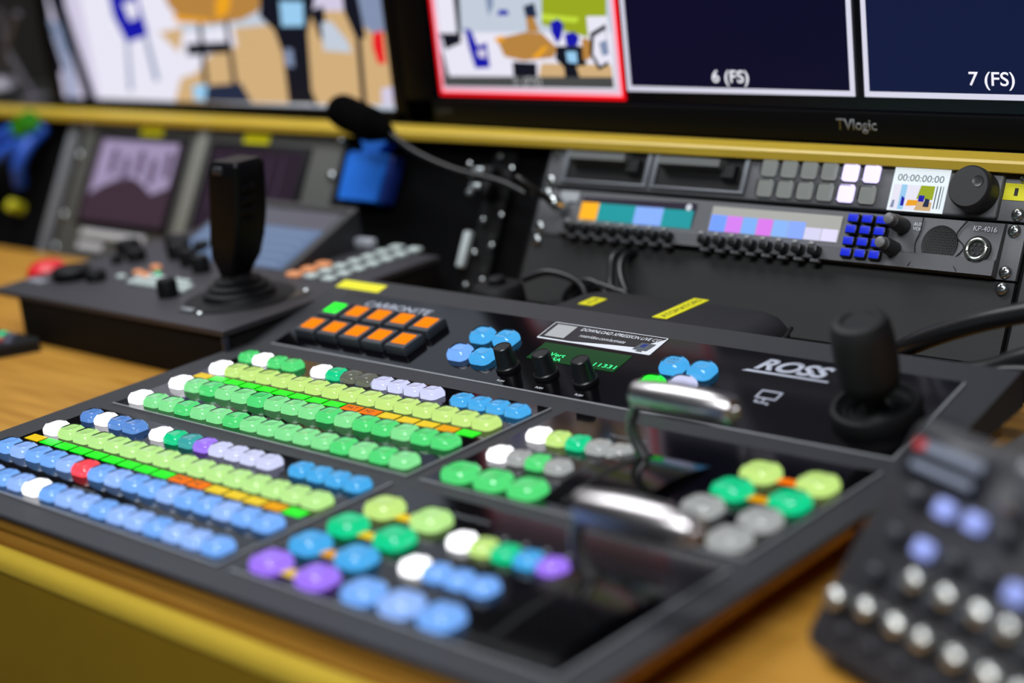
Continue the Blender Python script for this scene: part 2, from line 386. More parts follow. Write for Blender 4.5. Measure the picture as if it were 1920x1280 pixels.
# little label displays
CY = glow('display_yellow', S(225, 190, 0), 0.9); CG = glow('display_green', S(0, 225, 10), 1.1); CO = glow('display_orange', S(255, 120, 0), 1.0, base=S(60, 25, 0), spec=0.05); CA = glow('display_amber', S(240, 165, 0), 0.95, base=S(60, 40, 0), spec=0.05)
def cell(x, y, m, sx=17, sy=9.2):
    return part('label_display', m, con, lambda b: box(b, (0, 0, 0.15), (sx, sy, 0.5)), loc=(x, y, 0))
c0 = cell(0, 0, CY)
lay = [CY]+[CG]*8+[CO, CO, CY, CY, CY, CA, CG]
for k in (0, -D):
    for i in range(16):
        if k == 0 and i == 0: continue
        clone(c0, con, (i*20, k, 0), lay[i])
for k, u0, n_, mm_ in ((0, 547, 2, (CO, CA)), (-D, 372.5, 4, (CY, CY, CA, CY))):
    for j in range(n_): clone(c0, con, (u0, (26.5 if k == 0 else 28)+k-j*30.2, 0), mm_[j]).scale = (0.95, 0.8, 1)
for k in (0, -D):
    for i, s_ in ((9, 'PAT'), (10, 'M2')): text('display_text', s_, 11 if i == 9 else 8, 5, INKB, con, (i*20-5.5, k-2.4, 0.45), thick=0.05)
text('bus_lettering', 'BACKGROUND', 26, 2.2, INKG, con, (118, -46, 0.02), thick=0.05)
text('bus_lettering', 'BACKGROUND', 26, 2.2, INKG, con, (118, -46-D, 0.02), thick=0.05)
text('transition_lettering', 'TRANSITION', 32, 4, INKG, con, (392, 40, 0.02), thick=0.05)
text('transition_lettering', 'TRANSITION', 32, 4, INKG, con, (392, 45-D, 0.02), thick=0.05)
for i in range(4): part('indicator_light', INKG, con, lambda b: lathe(b, [(1.7, 0), (1.7, 0.8), (0.8, 1.3)], (449+i*16.5, 34-D, 0)))
# top plate: square illuminated keys
def ekey(b): loft(b, [(12, 12, 1.5, 0), (12, 12, 1.5, 6), (11.2, 11.2, 1.5, 7.4), (10, 10, 1, 7.6)])
ORG = glow('key_orange', S(255, 136, 6), 1.1, base=S(70, 30, 0), rough=0.8, spec=0.05)
k0 = None
for j, s_ in enumerate((26.5, 54)):
    for i in range(5):
        p = tpw(8.5+i*28.1, s_)
        if k0 is None:
            k0 = part('square_key', mat('key_frame_slate', S(52, 56, 62), 0.4), con, ekey); k0.rotation_euler.x = TH; k0.location = [v*MM for v in p]
            k0c = part('key_window', ORG, k0, lambda b: box(b, (0, 0.6, 7.6), (16.5, 15, 1.2), 0.5))
        else:
            c = clone(k0, con, p); clone(k0c, c, None, HGR if (j == 1 and i == 0) else None)
men = make_button('menu_button', 20, 18, 8, 0.55)
for u, s_, m_ in ((181.5, 28.5, BLU), (206, 28.5, SKY), (181.5, 56, SKY), (206.5, 56.5, SKY), (371.5, 56.5, SKY), (397, 56, SKY), (371, 29.5, HGR), (394, 35, PWH)):
    p = tpw(u, s_); put(men, p[0], p[1], m_, p[2], TH)
pl_ = tpw(366, 58, 5.8); text('cap_lettering', 'LOCK', 10, 3, INKB, con, pl_, rx=TH, thick=0.05)
pl_ = tpw(367, 54, 5.8); text('cap_lettering', 'MORE', 8, 2, INKB, con, pl_, rx=TH, thick=0.05)
def knob(b):
    lathe(b, [(9.6, 0), (9.6, 2.6), (8.4, 3.4), (8.2, 4), (7.0, 18.6), (6.3, 19.3), (5.9, 19.3), (5.7, 18.9), (0, 18.9)], n=36)
for u in (237, 276, 314.5):
    o = part('rotary_knob', BLKS, con, knob); o.location = [v*MM for v in tpw(u, 23)]; o.rotation_euler.x = TH
    text('knob_lettering', 'PUSH', 7, 2.3, INK, con, tpw(u+3.5, 4.6, 0.05), rx=TH, thick=0.05)
lcd = tpart('character_display', glow('lcd_green', S(0, 70, 18), 0.8, base=S(2, 14, 6), rough=0.2), con, lambda b: box(b, (284, 52, 0.1), (86, 24, 0.5)))
LCT = glow('lcd_text_green', S(60, 255, 150), 1.2)
for s_, u, wd in (('Vert', 258, 15), ('2.11331', 296, 29)): text('display_text', s_, wd, 4.6, LCT, lcd, tpw(u, 47.3 if s_ == 'Vert' else 43.5, 0.42), rx=TH, thick=0.05)
text('display_text', '/25A', 15, 4.2, LCT, lcd, tpw(258.5, 41.6, 0.42), rx=TH, thick=0.05)
stk = tpart('sticker', INK, con, lambda b: loft(b, [(56, 12.5, 1.2, 0.05), (56, 12.5, 1.2, 0.55)], (284, 80.6, 0)), label='black and white promotional sticker above the green display')
tpart('sticker_face', mat('sticker_black', S(22, 20, 26), 0.4), stk, lambda b: prism(b, [(229, 69.8), (262, 69.8), (300, 73.5), (322, 75), (339, 91), (339, 92.2), (229, 92.2)], 0.5, 0.72, 'xy'))
tpart('sticker_square', mat('sticker_grey', S(170, 172, 172), 0.5), stk, lambda b: box(b, (243, 81, 0.75), (20, 18, 0.3)), label='blank light grey square')
text('sticker_lettering', 'DOWNLOAD XPRESSION LIVE CG', 77, 4.2, INK, stk, tpw(259, 85.6, 0.74), rx=TH, shear=0.2, thick=0.05, bold=0.15)
text('sticker_lettering', 'rossvideo.com/activate', 45, 4.2, INK, stk, tpw(264, 77.2, 0.74), rx=TH, shear=0.2, thick=0.05, bold=0.05)
tpart('sticker_drawing', mat('sticker_slate', S(78, 84, 92), 0.5), stk, lambda b: [prism(b, [(321, 72), (334, 72), (336, 82), (323, 82)], 0.7, 0.95, 'xy'), prism(b, [(325, 70), (331, 70), (330, 72), (327, 72)], 0.7, 0.95, 'xy')])
tpart('sticker_drawing', glow('sticker_blue', S(40, 70, 190), 0.2), stk, lambda b: prism(b, [(325, 76), (329, 76), (330, 80.5), (326, 80.5)], 0.9, 1.05, 'xy'))
SIL = mat('silver_print', S(186, 190, 205), 0.45)
text('brand_lettering', 'CARBONITE', 80, 8.5, SIL, con, tpw(20, 75, 0.05), rx=TH, shear=0.1, thick=0.1, bold=0.15)
text('brand_lettering', 'ROSS', 60, 15, SIL, con, tpw(429, 72.5, 0.05), rx=TH, shear=0.3, thick=0.1, bold=0.4)
tpart('brand_underline', SIL, con, lambda b: prism(b, [(422, 68.2), (492, 68.8), (492.5, 70.4), (426, 70.6)], 0.0, 0.25, 'xy'))
def icon(b):
    for x, y, sx, sy in ((461, 48.5, 17, 1.3), (461, 39.5, 17, 1.3), (453, 44, 1.3, 10), (469, 44, 1.3, 10), (461, 34, 9, 1), (456, 35, 2.2, 2.2), (466, 33.5, 2, 2), (461, 36.5, 1, 5)): box(b, (x, y, 0.1), (sx, sy, 0.3))
tpart('usb_port_icon', SIL, con, icon)
tpart('label_tape', TAPE, con, lambda b: box(b, (-14.5, 106, -1.2), (56, 13, 0.4)), label='yellow label tape on the back corner')
# joystick
jb = empty('joystick', tpw(546, 42), (TH, 0, 0)); jb.parent = con; jb.matrix_parent_inverse = Matrix.Translation([-v*MM for v in WORLD[con.name]])
def cup(b): lathe(b, [(29.5, 0), (30, 6), (28.5, 9.5), (25.5, 10), (24.5, 8.5), (23, 6), (21, 4.5), (19.5, 6), (17.5, 3.5), (15.5, 5.5), (13.5, 3), (11.5, 5.5), (9, 4), (7, 7)], n=48)
part('joystick_boot', RUB, jb, cup)
def cap_(b): lathe(b, [(7, 3), (7, 18), (14, 19), (18, 23), (19.6, 32), (20.4, 45), (20, 58), (19, 66), (17, 70), (13.5, 71.5), (11.5, 71), (10.5, 69.6), (0, 69.4)], n=48)
part('joystick_grip', mat('grip_black', S(17, 17, 20), 0.62), jb, cap_)
# fader levers
def lever(du, dv):
    lb = 'chrome crossbar lever on its arched black base'
    base = part('fader_base', mat('fader_black', S(8, 8, 10), 0.15, spec=0.2), con, lambda b: prism(b, [(-71+dv+t*100, -1.0+6.5*math.sin(math.pi*t)**0.8) for t in [i/24 for i in range(25)]], 427+du, 489+du, 'yz'))
    part('fader_slot', mat('slot_black', S(4, 4, 4), 0.9), base, lambda b: prism(b, [(-66+dv+t*90, 0.1+5.8*math.sin(math.pi*(0.05+t*0.9))**0.8) for t in [i/24 for i in range(25)]], 442+du, 446+du, 'yz'))
    ln = empty('fader_lever', (0, 0, 0)); ln.parent = con; ln.matrix_parent_inverse = Matrix.Translation([-v*MM for v in WORLD[con.name]]); ln['label'] = lb
    part('lever_arm', ARM, ln, lambda b: tube(b, [(446+du, 13+dv, 3), (440+du, 12+dv, 15), (439+du, 11+dv, 27), (444+du, 11+dv, 38), (448+du, 11+dv, 44)], 3.8, flat=1.0))
    part('lever_handle', CHR, ln, lambda b: lathe(b, [(6, 444+du), (8.4, 445.5+du), (9.2, 448+du), (11, 470+du), (11.4, 480+du), (10.8, 500+du), (9, 518+du), (7.6, 520.5+du), (3.4, 521+du), (3.2, 524.5+du), (2.4, 525+du)], (0, 11+dv, 47), 'x', 40))
lever(0, 0); lever(87.5, -D)
# ---------------------------------------------------------------- the tilted equipment rack behind the desk
RA = -math.atan2(0.49, 0.872); RO = (285.7, 358.3, 34.6)
RM = Matrix.Translation(RO) @ Matrix.Rotation(RA, 4, 'X')
def rackw(x, z, y=0): return tuple(RM @ Vector((x, y, z)))
def rroot(name, x, z, label, cat, group=None):
    """empty on the rack face; parts use rack millimetres: x right, z up the face, -y toward the operator"""
    p = rackw(x, z); o = empty(name, p, (RA, 0, 0)); tag(o, label, cat, group)
    RR[o.name] = (x, z); return o
RR = {}
_f2 = finish
def finish(name, bm, m, parent=None, smooth=True, mats=None):
    o = _f2(name, bm, m, parent, smooth, mats)
    if parent is not None and parent.name in RR: x, z = RR[parent.name]; o.matrix_parent_inverse = Matrix.Translation((-x*MM, 0, -z*MM))
    return o
def screw(parent, x, z, y=-3, cross=True):
    s = part('screw', STEEL, parent, lambda b: lathe(b, [(5.2, 0), (5.2, -1.5), (4.4, -3), (2.5, -3.8), (0, -4)], (x, y, z), 'y', 20))
    if cross: part('screw_slot', INKB, s, lambda b: [box(b, (x, y-3.8, z), (5.5, 0.8, 1.0), rz=0), box(b, (x, y-3.8, z), (1.0, 0.8, 5.5))])
    return s
# the frame
rk_ = rroot('equipment_rack', 0, -64, 'black tilted rack frame with bare mounting rails behind the desk', 'equipment rack')
for x0 in (-303,):
    part('rail', RACKB, rk_, lambda b: box(b, (x0, 4, 8), (30, 4, 160)))
    for i in range(9): part('rail_hole', INKB, rk_, lambda b: lathe(b, [(3.2, 1.8), (3.2, 2.4)], (x0+(8 if i % 2 else -8), 0, -55+i*16), 'y', 12))
part('rail', RACKB, rk_, lambda b: box(b, (-238, 6, 8), (26, 4, 160))); part('rail', RACKB, rk_, lambda b: box(b, (238, 6, 8), (26, 4, 160)))
part('rail', RACKB, rk_, lambda b: box(b, (-1012, 6, 0), (26, 4, 180))); part('rail', RACKB, rk_, lambda b: box(b, (-532, 6, 0), (26, 4, 180)))
part('side_strip', mat('rail_grey', S(138, 140, 144), 0.45, 0.3), rk_, lambda b: box(b, (-1040, 2, -10), (17, 8, 172), 1), label='long grey metal strip at the left end')
part('dark_panel', mat('rack_void_black', S(6, 6, 7), 0.9, spec=0.08), rk_, lambda b: box(b, (-392, 12, 8), (278, 4, 160)))  # near-black sheet standing in for the shaded open gap between the bays
part('dark_panel', mat('rack_void_black', S(22, 22, 24), 0.7), rk_, lambda b: box(b, (-1160, 12, 0), (214, 4, 180)))
for x, z, r_ in ((-306, 71, 3.6), (-287, 60, 2.5), (-308, 7, 3.6), (-286, 14, 2.6), (-289, -17, 3.6), (-290, -51, 3.6), (-310, -58, 3.6), (-344, 61, 3.2), (-309, -25, 3)):
    part('screw', STEEL, rk_, lambda b: lathe(b, [(r_, 0), (r_*0.9, -2), (r_*0.4, -2.8)], (x, -1, z), 'y', 14))
for x, z, lb in ((-315, 52, 'silver lever latch bolted to the bare rack rail, upper one'), (-314, 36, 'silver wing nut bolted to the bare rack rail, below the latch')):
    r = rroot('rail_clamp', x, z-6, lb, 'clamp')
    part('clamp_body', RUB, r, lambda b: box(b, (x+6, -8, z), (18, 14, 12), 2))
    part('clamp_lever', mat('pale_metal', S(190, 198, 200), 0.3, 0.8), r, lambda b: [box(b, (x, -17, z), (14, 5, 6), 2), box(b, (x-6, -16, z-6), (7, 6, 6), 2)])
wb = rroot('pale_strip', -320, -40, 'pale grey upright strip fixed beside the lower part of the bare rail', 'strip')
part('strip', mat('pale_strip', S(190, 198, 198), 0.5), wb, lambda b: box(b, (-320, -4, -23), (9, 7, 36), 2))
# blue thing
bl = rroot('blue_plastic_box', -478, 12, 'bright blue plastic box with a narrow neck mounted right of the twin screen unit', 'plastic box')
part('box_body', mat('bright_blue_plastic', S(30, 110, 215), 0.45), bl, lambda b: prism(b, [(-507, 13), (-450, 13), (-446, 60), (-454, 64), (-505, 64), (-509, 60)], -14, 4, 'xz'))
part('box_neck', mat('bright_blue_plastic', S(30, 110, 215), 0.45), bl, lambda b: prism(b, [(-493, 64), (-466, 64), (-466, 70), (-459, 75), (-461, 79), (-495, 79), (-497, 75), (-491, 70)], -11, 2, 'xz'))
part('box_side', mat('navy_plastic', S(18, 42, 120), 0.5), bl, lambda b: box(b, (-443, -5, 38), (7, 16, 48), 1))
# rack screws at unit ends
def ears(r, xs, zs):
    for x in xs:
        for z in zs: screw(r, x, z)
# twin screen unit (left)
ts = rroot('twin_screen_monitor_unit', -771, -90, 'taupe grey rack unit with two small dim screens in the left rack bay', 'rack monitor')
part('chassis', RACKB, ts, lambda b: box(b, (-771, 50, -2), (430, 90, 168)))
part('front_panel', TAUPE, ts, lambda b: box(b, (-771, -1, -4.5), (482, 5, 173), 1))
part('centre_rib', mat('taupe_light', S(128, 128, 120), 0.6), ts, lambda b: box(b, (-768, -5, 8), (18, 4, 150), 1))
def scr(name, x0, x1, z0, z1, m, nm=None):
    s = part('screen_bezel', BLK, ts, lambda b: box(b, ((x0+x1)/2, -5, (z0+z1)/2), (x1-x0+16, 4, z1-z0+14), 1))
    p = part('screen', m, s, lambda b: box(b, ((x0+x1)/2, -7.2, (z0+z1)/2), (x1-x0, 0.8, z1-z0))); return p
s1 = scr('screen', -968, -800, -40, 62, glow('dim_plum_screen', S(62, 46, 58), 0.8))
part('screen_picture', glow('lavender_picture', S(150, 138, 170), 0.9), s1, lambda b: prism(b, [(-958, 60), (-806, 60), (-806, 8), (-835, -2), (-860, 10), (-880, 16), (-905, 14), (-940, 2), (-960, -8)], -8.2, -7.5, 'xz'))
part('screen_picture', glow('plum_picture', S(88, 70, 96), 0.8), s1, lambda b: [box(b, (-925+i*27, -8.5, 34-(i % 2)*9), (11, 0.5, 30)) for i in range(5)])
s2 = scr('screen', -742, -585, -40, 60, glow('dim_plum_screen_b', S(44, 32, 46), 0.7))
part('screen_picture', glow('plum_picture_b', S(66, 52, 70), 0.7), s2, lambda b: [box(b, (-725+i*22, -8.0, 20), (3, 0.5, 66)) for i in range(6)])
for x in (-870, -674): part('label_tape', TAPE, ts, lambda b: box(b, (x, -4.5, 74), (44, 1, 12)), label='yellow label tape above the screen')
KG = mat('pale_key', S(205, 205, 208), 0.5)
part('key_strip', KG, ts, lambda b: [box(b, (-952+i*13, -5, -56), (10, 5, 9), 1) for i in range(10)]); part('key_strip', KG, ts, lambda b: [box(b, (-952+i*13, -5, -72), (10, 5, 9), 1) for i in range(4)])
for x in (-1006, -536):
    for z in (77, 38, -38, -79): screw(ts, x, z, -4, False)
# disk recorder
dr = rroot('disk_recorder', 0, 45, 'grey rack recorder with two drive slots, clear buttons, colour screen and jog wheel', 'disk recorder')
part('chassis', RACKB, dr, lambda b: box(b, (0, 50, 66), (440, 96, 39)))
part('front_panel', RACKG, dr, lambda b: box(b, (0, -1, 66), (482.6, 5, 41.5), 1))
part('raised_fascia', RACKG, dr, lambda b: box(b, (-4, -5, 64.8), (442, 6, 38.5), 2, 3))
DSL = mat('slot_dark', S(9, 9, 10), 0.5)
for x0, x1 in ((-216, -116), (-113, -12)):
    cx = (x0+x1)/2
    fr = part('drive_slot', mat('slot_frame_grey', S(118, 122, 128), 0.45, 0.2), dr, lambda b: [box(b, (cx, -9.5, 82), (x1-x0, 3, 3.2), 1), box(b, (cx, -9.5, 50.5), (x1-x0, 3, 2.4), 1), box(b, (x0+2.5, -9.5, 66), (5, 3, 30), 1), box(b, (x1-2.5, -9.5, 66), (5, 3, 30), 1)])
    part('slot_opening', DSL, fr, lambda b: box(b, (cx, -8.2, 66), (x1-x0-8, 1, 29)))
    part('drive_drawer', mat('drawer_grey', S(104, 106, 104), 0.5), fr, lambda b: prism(b, [(-8, 78), (-19, 76), (-19, 69.5), (-8, 67)], cx-40, cx+26, 'yz'))
    part('drawer_latch', DSL, fr, lambda b: prism(b, [(-8, 74), (-15, 72), (-15, 62), (-8, 58)], cx+27, cx+40, 'yz'))
CBT = glow('clear_button_off_glow', S(128, 132, 130), 0.95, base=S(170, 174, 170)); CBW = glow('clear_button_lit', S(215, 205, 250), 1.6)  # the off buttons get added emission to look lighter under their caps
b0 = None
for j, z in enumerate((73.8, 56.4)):
    for i in range(6):
        x = 8+i*19.5; on = (i, j) in ((4, 0), (5, 0), (4, 1))
        if b0 is None:
            b0 = part('transport_button', CBT, dr, lambda b: loft(b, [(6, 6, 1.5, -7), (6, 6, 1.5, -10.5), (4, 4, 1.2, -11)], (0, 0, 0), 'y')); setm(b0, CBT); b0.location = (x*MM, 0, z*MM)
            b0c = part('clear_cap', CLEAR, b0, lambda b: loft(b, [(7.6, 7.4, 2.2, -7.5), (7.6, 7.4, 2.2, -11.5), (6.4, 6.2, 2, -13.6), (4, 4, 1.5, -13.8)], (0, 0, 0), 'y'))
        else:
            c = clone(b0, dr, (x, 0, z), CBW if on else CBT); clone(b0c, c)
ds = part('colour_screen', glow('preview_white', S(222, 232, 238), 0.95), dr, lambda b: box(b, (149, -8.4, 64), (48, 1, 36)))
text('timecode', '00:00:00:00', 40, 5.4, mat('timecode_grey', S(90, 96, 104), 0.5), ds, (129, -9.0, 70), rx=R90, thick=0.05)
PC = {'lavender': S(205, 198, 222), 'palewhite': S(228, 226, 240), 'beige': S(205, 170, 122), 'greywhite': S(190, 200, 214), 'cobalt': S(18, 20, 165), 'steel': S(128, 142, 172), 'brown': S(178, 128, 62), 'amber': S(232, 160, 30), 'dark': S(12, 16, 30), 'slate': S(28, 40, 66), 'sky': S(150, 200, 235), 'red': S(225, 25, 35), 'lime': S(150, 165, 30), 'paleLime': S(190, 215, 60), 'caption': S(70, 72, 72)}
def pm(c, k=1.0): return glow('picture_%s' % c, PC[c], 1.05, base=S(8, 8, 8), spec=0.2)
def picture(b_parent, polys, y, dy=-0.12, name='picture_patch'):
    names = sorted({c for c, _ in polys}); bm = bmesh.new()
    for i, (c, p) in enumerate(polys):
        f = bm.faces.new([bm.verts.new((x, y+dy*(i+1), z)) for x, z in p]); f.material_index = names.index(c)
    return finish(name, bm, None, b_parent, smooth=False, mats=[pm(c) for c in names])
picture(ds, [('palewhite', [(127, 47), (163, 47), (163, 67), (127, 67)]), ('sky', [(134, 47), (139, 47), (139, 67), (134, 67)]), ('cobalt', [(136, 50), (139, 50), (139, 56), (136, 58)]), ('lime', [(149, 56), (163, 56), (163, 67), (151, 67)]), ('amber', [(141, 50), (153, 51), (152, 55), (142, 55)]), ('beige', [(149, 47), (163, 47), (163, 54), (151, 54)]), ('cobalt', [(151, 54), (156, 54), (156, 59), (151, 59)]), ('slate', [(156, 50), (161, 50), (161, 56), (157, 57)]), ('steel', [(128, 48), (131, 48), (131, 54), (129, 54)]), ('dark', [(165, 49), (165.8, 49), (165.8, 67), (165, 67)]), ('dark', [(168, 49), (168.8, 49), (168.8, 67), (168, 67)]), ('dark', [(170.5, 49), (171, 49), (171, 67), (170.5, 67)])], -8.9)
jw = part('jog_wheel', mat('wheel_black', S(38, 38, 40), 0.5), dr, lambda b: lathe(b, [(17, -7), (17.2, -20), (16.8, -24), (15.4, -25.4), (0, -25.4)], (199, 0, 64.5), 'y', 48))
part('finger_dimple', mat('dimple_black', S(50, 50, 52), 0.35), jw, lambda b: lathe(b, [(4.6, -25.3), (4.4, -25.9), (3.6, -25.6), (1.5, -25.45)], (206, 0, 69), 'y', 24))
part('label_tape', TAPE, dr, lambda b: box(b, (227, -3.8, 68), (19, 0.6, 13)), label='yellow label tape reading 1')
text('label_lettering', '1', 3, 6, INKB, dr, (225.8, -4.15, 65), rx=R90, thick=0.05)
ears(dr, (-232.5, 232.5), (50.8, 80))
# intercom panel
ip = rroot('intercom_key_panel', 0, 0, 'grey rack intercom panel with two bright strip displays and a blue keypad', 'intercom panel')
part('chassis', RACKB, ip, lambda b: box(b, (0, 50, 22), (440, 96, 41)))
part('front_panel', RACKG, ip, lambda b: box(b, (0, -1, 22), (482.6, 5, 43.2), 1))
part('raised_fascia', RACKG, ip, lambda b: prism(b, [(-2, 43.5), (-8, 42), (-10, 14), (-12, 12), (-12, 1), (-2, 0.5)], -205, 226, 'yz'))
part('label_plate', mat('plate_pale', S(170, 174, 178), 0.5), ip, lambda b: box(b, (-200, -9.6, 36), (22, 0.8, 9)))
DB = glow('strip_dark', S(48, 42, 58), 0.7)
d1 = part('strip_display', DB, ip, lambda b: prism(b, [(-184, 15), (-57, 16), (-57, 38.5), (-184, 36.5)], -9.8, -9.1, 'xz'))
for x0, x1, c in ((-183.5, -163, S(245, 172, 30)), (-163, -121, S(30, 142, 148)), (-121, -90, S(128, 165, 235)), (-90, -58, S(30, 142, 148))):
    part('display_segment', glow('seg_%d' % x0, c, 1.0), d1, lambda b: prism(b, [(x0, 15.6), (x1, 15.8), (x1, 32), (x0, 31.6)], -10.2, -9.7, 'xz'))
part('display_spot', INK, d1, lambda b: lathe(b, [(3, -9.9), (3, -10.3)], (-64, 0, 34.5), 'y', 16))
d2 = part('strip_display', glow('strip_pale', S(165, 165, 160), 0.9), ip, lambda b: prism(b, [(-39, 15.8), (88, 15.8), (88, 37.5), (-39, 37.5)], -9.9, -9.1, 'xz'))
xs = [-38.5, -22, -6, 9, 24.5, 40, 56, 72, 87.5]
for i, c in enumerate((S(110, 150, 250), S(200, 120, 225), S(120, 165, 230), S(205, 115, 220), S(130, 170, 230), S(130, 160, 245), S(200, 198, 225), S(210, 205, 235))):
    zt = 30 if i < 6 else 26
    part('display_segment', glow('seg2_%d' % i, c, 1.0), d2, lambda b: prism(b, [(xs[i]+.4, 16), (xs[i+1]-.4, 16), (xs[i+1]-.4, zt), (xs[i]+.4, zt)], -10.3, -9.8, 'xz'))
kk = None
for x0 in (-185, -36):
    for i in range(8):
        x = x0+i*15.6
        if kk is None:
            kk = part('lever_key', BLKS, ip, lambda b: box(b, (0, -16, 6.5), (9.5, 10, 8), 2)); kk.location = (x*MM, 0, 0)
            kt = part('lever_key_tip', mat('key_tip_grey', S(150, 152, 152), 0.4), kk, lambda b: box(b, (-1, -19.5, 11), (5, 5, 3), 1.2))
            kb = part('lever_key_tab', mat('key_tab_grey', S(96, 96, 100), 0.5), kk, lambda b: box(b, (0, -11, -1.2), (8, 6, 3), 1))
        else: c = clone(kk, ip, (x, 0, 0)); clone(kt, c); clone(kb, c)
kp = None
for j, z in enumerate((35.5, 26.4, 16.8, 7.4)):
    for i in range(3):
        x = 101.5+i*12.8
        if kp is None:
            kp = part('keypad_key', BLKS, ip, lambda b: box(b, (0, -12.5, 0), (10, 7, 7.6), 1)); kp.location = (x*MM, 0, z*MM)
            kw = part('key_face', glow('keypad_blue', S(22, 42, 205), 0.9), kp, lambda b: box(b, (0, -16, 0.3), (8.6, 1, 6), 0.4))
        else: c = clone(kp, ip, (x, 0, z)); clone(kw, c)
for x, z in ((140, 34.5), (137, 15.5)):
    o = part('volume_knob', mat('knob_dark', S(52, 52, 54), 0.5), ip, lambda b: lathe(b, [(6.5, -9), (6.2, -22), (5.4, -27), (4, -28)], (x+3, 0, z-1), 'y', 24))
    part('knob_tip', mat('knob_tip_grey', S(112, 112, 112), 0.45), o, lambda b: lathe(b, [(4.6, -27), (4.4, -33), (3, -34)], (x+3, 0, z-1), 'y', 20))
for s_, x, z, wd, ht in (('AUX', 152, 34.8, 8, 2.6), ('VOL', 152, 31.2, 7.5, 2.6), ('MAIN', 150, 11, 9, 2.6), ('VOL', 150.5, 7.6, 7.5, 2.6), ('KP-4016', 202.5, 34.6, 19, 4)):
    text('panel_lettering', s_, wd, ht, INK, ip, (x, -9.6, z), rx=R90, thick=0.1)
sp = part('speaker_grille', mat('grille_black', S(12, 12, 13), 0.6), ip, lambda b: lathe(b, [(15, -8), (15, -10.6), (13.5, -10.2), (0, -10.2)], (177.5, 0, 21.5), 'y', 40))
part('grille_holes', mat('grille_dots', S(48, 48, 50), 0.5), sp, lambda b: [box(b, (177.5+(i+(j % 2)/2)*2.4, -10.4, 21.5+j*2.1), (0.9, 0.4, 0.9)) for i in range(-6, 7) for j in range(-6, 7) if ((i+(j % 2)/2)*2.4)**2+(j*2.1)**2 < 160])
for x0, k in ((157, 1), (198, -1)): part('panel_groove', INKB, ip, lambda b: tube(b, [(x0+2*k, -9.6, 42), (x0+5*k-3, -10, 30), (x0, -10, 21), (x0+4*k-2, -11.0, 10), (x0-1, -12.2, 2)], 0.5, 6))
mc = part('headset_socket', mat('socket_black', S(14, 14, 14), 0.5), ip, lambda b: lathe(b, [(10.6, -8), (10.6, -12), (9, -12)], (210, 0, 20), 'y', 32))
part('socket_ring', mat('socket_silver', S(190, 195, 185), 0.25, 0.9), mc, lambda b: [tube(b, [(210+7.6*math.cos(a), -12.6, 20+7.6*math.sin(a)) for a in [i*math.pi/8 for i in range(17)]], 1.3, 8, 2)])
part('socket_pins', mat('pin_dark', S(60, 60, 60), 0.4), mc, lambda b: [lathe(b, [(1, -12), (1, -12.6)], (210+4*math.cos(a), 0, 20+4*math.sin(a)), 'y', 8) for a in [i*1.05 for i in range(6)]])
ears(ip, (-232.5, 232.5), (38.1, 6.35))
# blank panel below
bp = rroot('blank_rack_panel', 0, -64, 'plain dark grey blanking panel below the intercom panel', 'rack panel')
part('panel', RACKD, bp, lambda b: box(b, (0, -1, -32.3), (482.6, 4, 62.5)))
ears(bp, (-232.5, 232.5), (-6.35,))
# rack pieces right of the bay
br = rroot('side_rack_panel', 262, -64, 'dark grey panel at the right end of the rack beside the screws', 'rack panel')
part('panel', mat('side_panel_paint', S(50, 50, 51), 0.6, bump=0.2, scale=900), br, lambda b: box(b, (320, 4, 8), (150, 8, 150)))
# ---------------------------------------------------------------- gooseneck microphone plugged into the intercom
gm = rroot('gooseneck_microphone', -203, 25, 'black gooseneck microphone with a foam windscreen, curving left from the intercom panel', 'microphone')
part('plug', STEEL, gm, lambda b: lathe(b, [(6.5, -10), (6.5, -24), (5, -30), (3.5, -31)], (-203, 0, 25), 'y', 24))
gpts = [(-203, -28, 25), (-206, -46, 28), (-222, -60, 37)]
def wr(p):
    return RM.inverted() @ Vector(p)
gpts += [tuple(wr(p)) for p in ((54, 348, 74), (17, 350, 84), (-44, 350, 93), (-93, 350, 107), (-120, 350, 121), (-136, 350, 128))]
part('gooseneck', mat('gooseneck_black', S(9, 9, 10), 0.4), gm, lambda b: tube(b, gpts, 3.0, 12, 8))
a_, c_ = wr((-126, 350, 124)), wr((-206, 350, 149))
part('foam_windscreen', mat('foam_black', S(4, 4, 4), 1.0, bump=0.6, scale=900, spec=0.05), gm, lambda b: tube(b, [tuple(a_.lerp(c_, t)) for t in (0, 0.2, 0.4, 0.6, 0.8, 1)], lambda t: 6.5+t*36 if t < 0.3 else (17.3 if t < 0.8 else 17.3*math.sqrt(max(0.05, 1-((t-0.8)/0.22)**2))), 20, 6))
